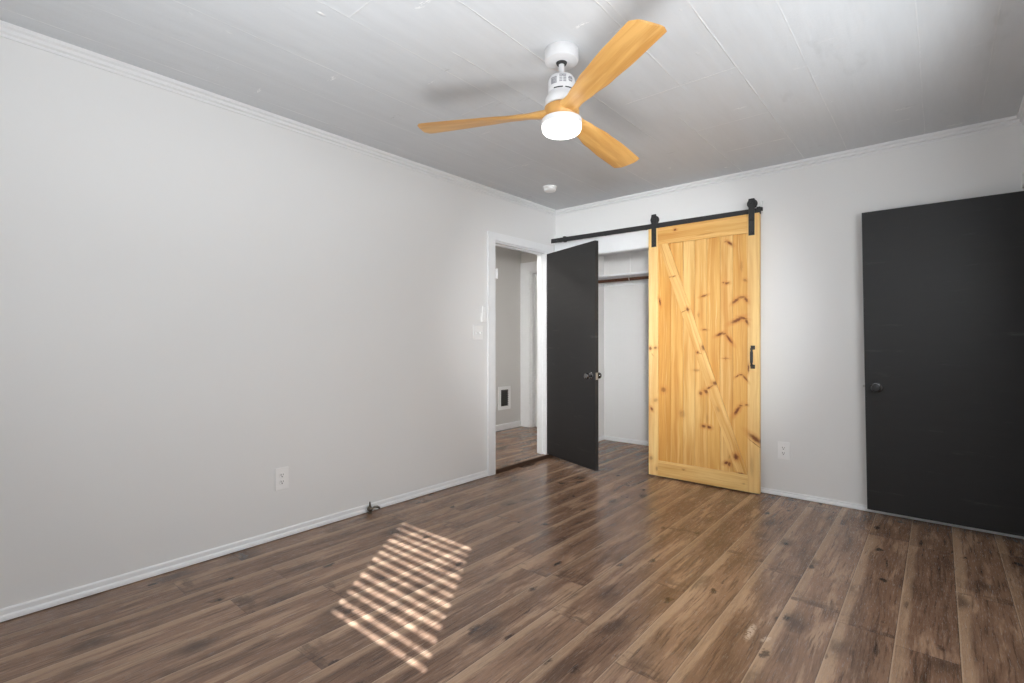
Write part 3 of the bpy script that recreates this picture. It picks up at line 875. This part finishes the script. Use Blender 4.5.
# track and its mounting board
struct(MB().box(0.0, 1.907, -0.021, 0.0, 2.104, 2.196, 0.0015).build('trim_track_board', M_WALL))
tr = thing('barn_door_track', 'black flat steel track carrying the barn door above the closet', 'door track', (0.95, -0.08, 2.118), (0, R(0.5), 0))
MB().box(-0.947, 0.962, -0.003, 0.003, -0.021, 0.021, 0.001).build('track_bar', M_BLACKSTEEL, tr)
for x in (-0.87, -0.37, 0.03, 0.42, 0.87):
    s = MB().lathe([(0.0, 0.003), (0.011, 0.003), (0.011, 0.058), (0.0, 0.058)], (x, 0, 0), 'y', 20).build('spacer', M_BLACKSTEEL, tr, True)
    MB().lathe([(0.0, -0.011), (0.006, -0.0105), (0.0095, -0.008), (0.0095, -0.003), (0.0, -0.003)], (x, 0, -0.004), 'y', 6).build('bolt', M_BLACKSTEEL, s)
for x, k in ((-0.785, 1), (0.949, 1)):
    m = MB()
    m.box(x - 0.012, x + 0.012, -0.017, -0.003, -0.026, 0.026, 0.003)
    m.box(x - 0.012, x + 0.012, 0.003, 0.017, -0.026, 0.026, 0.003)
    m.box(x - 0.012, x + 0.012, -0.017, 0.017, 0.021, 0.027, 0.002)
    m.box(x + k * 0.010, x + k * 0.026, -0.012, 0.012, -0.004, 0.022, 0.003)
    m.build('end_stop', M_BLACKSTEEL, tr)

# ------------------------------------------------------------------ closet shelf, cleats and rod
sh = thing('closet_shelf', 'white shelf across the top of the closet', 'shelf', (0.0, 0.72, 1.84))
MB().box(CLX0 + 0.002, CLX1 - 0.002, 0.0, CLY - 0.72 - 0.002, 0.0, 0.022, 0.002).build('board', M_TRIM, sh)
struct(MB().box(CLX0 + 0.002, CLX1 - 0.002, 1.008, 1.028, 1.770, 1.8385, 0.002).box(CLX0 + 0.001, CLX0 + 0.020, 0.72, 1.008, 1.770, 1.8385, 0.002).build('trim_closet_cleat', M_TRIM))
rod = thing('closet_rod', 'dark brown wooden hanging rod under the closet shelf', 'clothes rod', (0.0, 0.74, 1.797))
MB().tube([(CLX0 + 0.021, 0, 0), (CLX1 - 0.004, 0, 0)], 0.0165, 18).build('pole', M_ROD, rod, True)
m = MB()
m.tube([(0.431, 0.0, 0.036), (0.431, -0.019, 0.03), (0.431, -0.023, 0.0), (0.431, -0.012, -0.02), (0.431, 0.01, -0.021), (0.431, 0.022, -0.004)], 0.004, 8)
m.build('support_hook', M_TRIM, rod, True)

# ------------------------------------------------------------------ ceiling fan
FX, FY = 1.633, -2.258
fan = thing('ceiling_fan', 'white ceiling fan with three wooden blades and a lit round lamp', 'ceiling fan', (FX, FY, H + 0.006))
MB().lathe([(0.0, -0.006), (0.073, -0.006), (0.0755, -0.010), (0.0755, -0.050), (0.073, -0.058), (0.062, -0.062), (0.030, -0.062), (0.0, -0.062)], (0, 0, 0), 'z', 56).build('canopy', M_FANWHITE, fan, True)
MB().lathe([(0.0, -0.050), (0.024, -0.052), (0.0255, -0.060), (0.021, -0.070), (0.0, -0.072)], (0, 0, 0), 'z', 28).build('hanger_ball', M_SLOT, fan, True)
MB().lathe([(0.0, -0.058), (0.0125, -0.058), (0.0125, -0.105), (0.0165, -0.108), (0.0165, -0.118), (0.024, -0.124), (0.024, -0.132), (0.0, -0.132)], (0, 0, 0), 'z', 28).build('downrod', M_FANWHITE, fan, True)
mot = MB().lathe([(0.0, -0.124), (0.040, -0.125), (0.052, -0.130), (0.058, -0.140), (0.060, -0.152), (0.060, -0.190), (0.058, -0.192), (0.058, -0.198), (0.060, -0.200), (0.061, -0.208), (0.068, -0.217),
                  (0.073, -0.228), (0.074, -0.240), (0.074, -0.252), (0.070, -0.256), (0.0, -0.256)], (0, 0, 0), 'z', 56).build('motor_housing', M_FANWHITE, fan, True)


def on_cyl(m, r, a0, a1, z0, z1, t=0.0012, n=8):
    for i in range(n):
        A, B = a0 + (a1 - a0) * i / n, a0 + (a1 - a0) * (i + 1) / n
        vs = [m.bm.verts.new((rr * math.cos(a), rr * math.sin(a), z)) for rr in (r, r + t) for a in (A, B) for z in (z0, z1)]
        for f in ((0, 1, 3, 2), (4, 6, 7, 5), (0, 4, 5, 1), (2, 3, 7, 6), (0, 2, 6, 4), (1, 5, 7, 3)):
            m.bm.faces.new([vs[k] for k in f])


ca = math.atan2(-4.116 - FY, 2.917 - FX)         # the side that faces the doorway of the photographer
vent = MB()
for da in (-0.62, 0.28):
    on_cyl(vent, 0.0578, ca + da, ca + da + 0.72, -0.1975, -0.1925, 0.0008)
vent.build('vent_slot', M_SLOT, mot)
st = MB()
for z in (-0.150, -0.156, -0.162, -0.168, -0.174):
    on_cyl(st, 0.0596, ca - 0.86, ca - 0.36, z - 0.0022, z + 0.0022)
on_cyl(st, 0.0596, ca - 0.86, ca - 0.62, -0.173, -0.154, 0.001)
st.build('sticker', M_GREYPRINT, mot)
st = MB()
for z in (-0.143, -0.150, -0.157, -0.164, -0.171):
    on_cyl(st, 0.0596, ca - 0.16, ca + 0.06, z - 0.002, z + 0.002)
    on_cyl(st, 0.0596, ca + 0.12, ca + 0.34, z - 0.0026, z + 0.0020)
on_cyl(st, 0.0596, ca + 0.03, ca + 0.12, -0.150, -0.142, 0.001)
st.build('sticker', M_GREYPRINT, mot)
st = MB()
for k in range(9):
    u = -0.011 + 0.0022 * (k + .5) * 1.12
    hw = math.sqrt(max(0, 0.0125 ** 2 - u * u))
    if k not in (3,):
        on_cyl(st, 0.0596, ca + 0.70 - hw / 0.06, ca + 0.70 + hw / 0.06, -0.158 + u - 0.0011, -0.158 + u + 0.0010, n=6)
st.build('sticker', M_GREYPRINT, mot)


def blade(azim, droop, roll):
    """carved three-blade propeller wing: sections lofted along local x"""
    bm = bmesh.new()
    secs = []
    NS = 40
    r0, r1 = 0.035, 0.662

    def lerp(tab, r):
        for (a, va), (b_, vb) in zip(tab, tab[1:]):
            if r <= b_:
                t = (r - a) / (b_ - a)
                t = t * t * (3 - 2 * t)
                return va + (vb - va) * t
        return tab[-1][1]
    lead = [(0.03, 0.050), (0.07, 0.044), (0.12, 0.040), (0.20, 0.050), (0.32, 0.066), (0.48, 0.074), (0.67, 0.075)]
    trail = [(a_, -v_) for a_, v_ in lead]
    pitch = [(0.03, 16), (0.10, 17), (0.20, 14), (0.35, 9), (0.67, 5)]
    thick = [(0.03, 0.046), (0.09, 0.034), (0.17, 0.019), (0.30, 0.011), (0.67, 0.008)]
    NP = 9
    for i in range(NS + 1):
        r = r0 + (r1 - r0) * i / NS
        le, tr_ = lerp(lead, r), lerp(trail, r)
        e = r1 - r
        rc = 0.022
        if e < rc:                                     # rounded tip corners
            cut = rc - math.sqrt(max(0, rc * rc - (rc - e) ** 2))
            le -= cut
            tr_ += cut
        ph = R(lerp(pitch, r))
        th = lerp(thick, r)
        ring = []
        for side in (1, -1):
            rng = range(NP) if side == 1 else range(NP - 2, 0, -1)
            for k in rng:
                s = k / (NP - 1)
                yy = tr_ + (le - tr_) * s
                zz = side * th / 2 * (max(0.0, 1 - (2 * s - 1) ** 4) ** 0.5)
                # positive y is the counter-clockwise edge, it hangs lower
                ring.append(bm.verts.new((r, yy * math.cos(ph) + zz * math.sin(ph), -yy * math.sin(ph) + zz * math.cos(ph))))
        secs.append(ring)
    for A, B in zip(secs, secs[1:]):
        n = len(A)
        for k in range(n):
            bm.faces.new((A[k], A[(k + 1) % n], B[(k + 1) % n], B[k]))
    bm.faces.new(secs[0][::-1])
    bm.faces.new(secs[-1])
    bmesh.ops.recalc_face_normals(bm, faces=bm.faces[:])
    me = bpy.data.meshes.new('blade')
    bm.to_mesh(me)
    bm.free()
    me.materials.append(M_BLADE)
    me.shade_smooth()
    me.set_sharp_from_angle(angle=R(60))
    o = bpy.data.objects.new('blade', me)
    COL.objects.link(o)
    o.parent = fan
    o.location = (0, 0, -0.284)
    o.rotation_euler = (R(roll), R(droop), R(azim))
    return o


blade(-151, 1.6, 0)
blade(-29.6, -0.6, 4)
blade(91.3, 4.4, -3)
MB().lathe([(0.0, -0.256), (0.066, -0.256), (0.076, -0.262), (0.079, -0.280), (0.076, -0.305), (0.068, -0.317), (0.0, -0.317)], (0, 0, 0), 'z', 48).build('blade_hub', M_BLADE, fan, True)
rim = MB().lathe([(0.0, -0.314), (0.080, -0.314), (0.088, -0.317), (0.0895, -0.321), (0.0895, -0.342), (0.0, -0.342)], (0, 0, 0), 'z', 56).build('lamp_rim', M_FANWHITE, fan, True)
MB().lathe([(0.0, -0.341), (0.0875, -0.341), (0.0875, -0.356), (0.085, -0.366), (0.078, -0.374), (0.066, -0.379), (0.045, -0.382), (0.0, -0.384)], (0, 0, 0), 'z', 56).build('lamp_diffuser', M_LAMP, rim, True, 'glowing frosted lamp shade')

# ------------------------------------------------------------------ smoke detector
sd = thing('smoke_detector', 'round white smoke detector on the ceiling near the corner', 'smoke detector', (0.421, -0.678, H))
MB().lathe([(0.0, 0.0), (0.060, 0.0), (0.061, -0.004), (0.059, -0.010), (0.0, -0.010)], (0, 0, 0), 'z', 40).build('base_ring', M_PLASTIC, sd, True)
MB().lathe([(0.0, -0.010), (0.050, -0.010), (0.049, -0.014), (0.052, -0.016), (0.051, -0.030), (0.044, -0.037), (0.022, -0.040), (0.0, -0.040)], (0, 0, 0), 'z', 40).build('cover', M_PLASTIC, sd, True)

# ------------------------------------------------------------------ outlets, switch, remote


def outlet(label, loc, rz):
    o = thing('wall_outlet', label, 'power outlet', loc, (0, 0, rz), 'white duplex outlets')
    MB().box(-0.039, 0.039, -0.007, 0, -0.064, 0.064, 0.0025).build('cover_plate', M_PLASTIC, o)
    for dz in (0.0195, -0.0195):
        m = MB()
        m.lathe([(0.0, -0.0092), (0.0155, -0.0092), (0.017, -0.0078), (0.017, -0.005), (0.0, -0.005)], (0, 0, dz), 'y', 28)
        f = m.build('receptacle', M_PLASTIC, o, True)
        s = MB()
        s.box(-0.0078, -0.0050, -0.0100, -0.0088, dz - 0.001, dz + 0.0085)
        s.box(0.0050, 0.0075, -0.0100, -0.0088, dz + 0.0, dz + 0.0078)
        s.lathe([(0.0, -0.0095), (0.0034, -0.0095), (0.0034, -0.008), (0.0, -0.008)], (0, 0, dz - 0.0075), 'y', 12)
        s.build('slot', M_SLOT, f)
    MB().lathe([(0.0, -0.0072), (0.003, -0.007), (0.0034, -0.0055), (0.0, -0.0055)], (0, 0, 0), 'y', 12).build('screw', M_PLASTIC, o, True)
    return o


outlet('white duplex outlet low on the long left wall', (0.0, -2.751, 0.345), R(90))
outlet('white duplex outlet low on the back wall beside the barn door', (2.047, 0.0, 0.336), 0)

sw_ = thing('light_switch', 'white double toggle switch plate on the left wall near the doorway', 'light switch', (0.0, -1.115, 1.215), (0, 0, R(90)))
MB().box(-0.058, 0.058, -0.006, 0, -0.058, 0.058, 0.0025).build('cover_plate', M_PLASTIC, sw_)
for dx in (-0.023, 0.023):
    m = MB()
    m.box(-0.0045, 0.0045, -0.017, 0, -0.005, 0.005, 0.001, M=Matrix.Translation((dx, -0.004, 0.0)) @ Matrix.Rotation(R(24), 4, 'X'))
    m.box(dx - 0.0065, dx + 0.0065, -0.0072, -0.005, -0.013, 0.013, 0.0008)
    m.build('toggle', M_PLASTIC, sw_)

rm = thing('fan_remote', 'slim white remote control in its wall cradle above the light switch', 'remote control', (0.0, -1.055, 1.369), (0, 0, R(90)))
MB().box(-0.024, 0.024, -0.006, 0, -0.064, 0.010, 0.002).box(-0.024, 0.024, -0.026, -0.004, -0.064, -0.058, 0.002).box(-0.024, 0.024, -0.026, -0.023, -0.064, -0.032, 0.001).build('cradle', M_PLASTIC, rm)
hs = MB().box(-0.0195, 0.0195, -0.023, -0.006, -0.058, 0.066, 0.005, 3).build('handset', M_PLASTIC, rm, True)
for z in (0.05, 0.034, 0.018, 0.002):
    MB().lathe([(0.0, -0.0245), (0.005, -0.0242), (0.006, -0.0225), (0.0, -0.0225)], (0, 0, z), 'y', 16).build('button', M_PLASTIC, hs, True)

# ------------------------------------------------------------------ gas valve stub at the left baseboard
gv = thing('gas_valve', 'small old metal gas valve at the baseboard of the left wall', 'gas valve', (0.036, -2.178, 0.0))
MB().lathe([(0.0, 0.0), (0.012, 0.0), (0.012, 0.006), (0.0085, 0.008), (0.0085, 0.022), (0.0, 0.022)], (0, 0, 0), 'z', 20).build('pipe_stub', M_BRASS, gv, True)
MB().lathe([(0.0, 0.020), (0.014, 0.021), (0.0185, 0.028), (0.0185, 0.038), (0.013, 0.046), (0.008, 0.050), (0.006, 0.064), (0.004, 0.084), (0.0, 0.088)], (0, 0, 0), 'z', 20).build('valve_body', M_BRASS, gv, True)
m = MB()
m.tube([(0.004, 0.012, 0.034), (0.010, 0.030, 0.042), (0.014, 0.048, 0.040), (0.016, 0.062, 0.030), (0.016, 0.068, 0.018)], [0.006, 0.0075, 0.009, 0.008, 0.005], 12)
m.build('lever', M_BRASS, gv, True)
gv.scale = (1.1, 0.95, 0.9)

# ------------------------------------------------------------------ hall register
rg = thing('wall_register', 'white framed vent register with dark louvres low on the hall wall', 'vent', (HX, 0.622, 0.433), (0, 0, R(90)))
m = MB()
for x0, x1, z0, z1 in ((-0.115, -0.068, -0.145, 0.145), (0.068, 0.115, -0.145, 0.145), (-0.068, 0.068, 0.102, 0.145), (-0.068, 0.068, -0.145, -0.102)):
    m.box(x0, x1, -0.010, 0, z0, z1, 0.002)
m.build('frame', M_PLASTIC, rg)
m = MB()
m.box(-0.073, 0.073, -0.002, -0.0005, -0.105, 0.105)
for i in range(9):
    z = -0.094 + i * 0.0235
    m.box(-0.072, 0.072, -0.006, 0.006, -0.001, 0.001, M=Matrix.Translation((0, -0.007, z)) @ Matrix.Rotation(R(38), 4, 'X'))
for x in (-0.024, 0.024):
    m.box(x - 0.0015, x + 0.0015, -0.0095, -0.002, -0.104, 0.104)
m.build('louvre', M_GRILLE, rg)
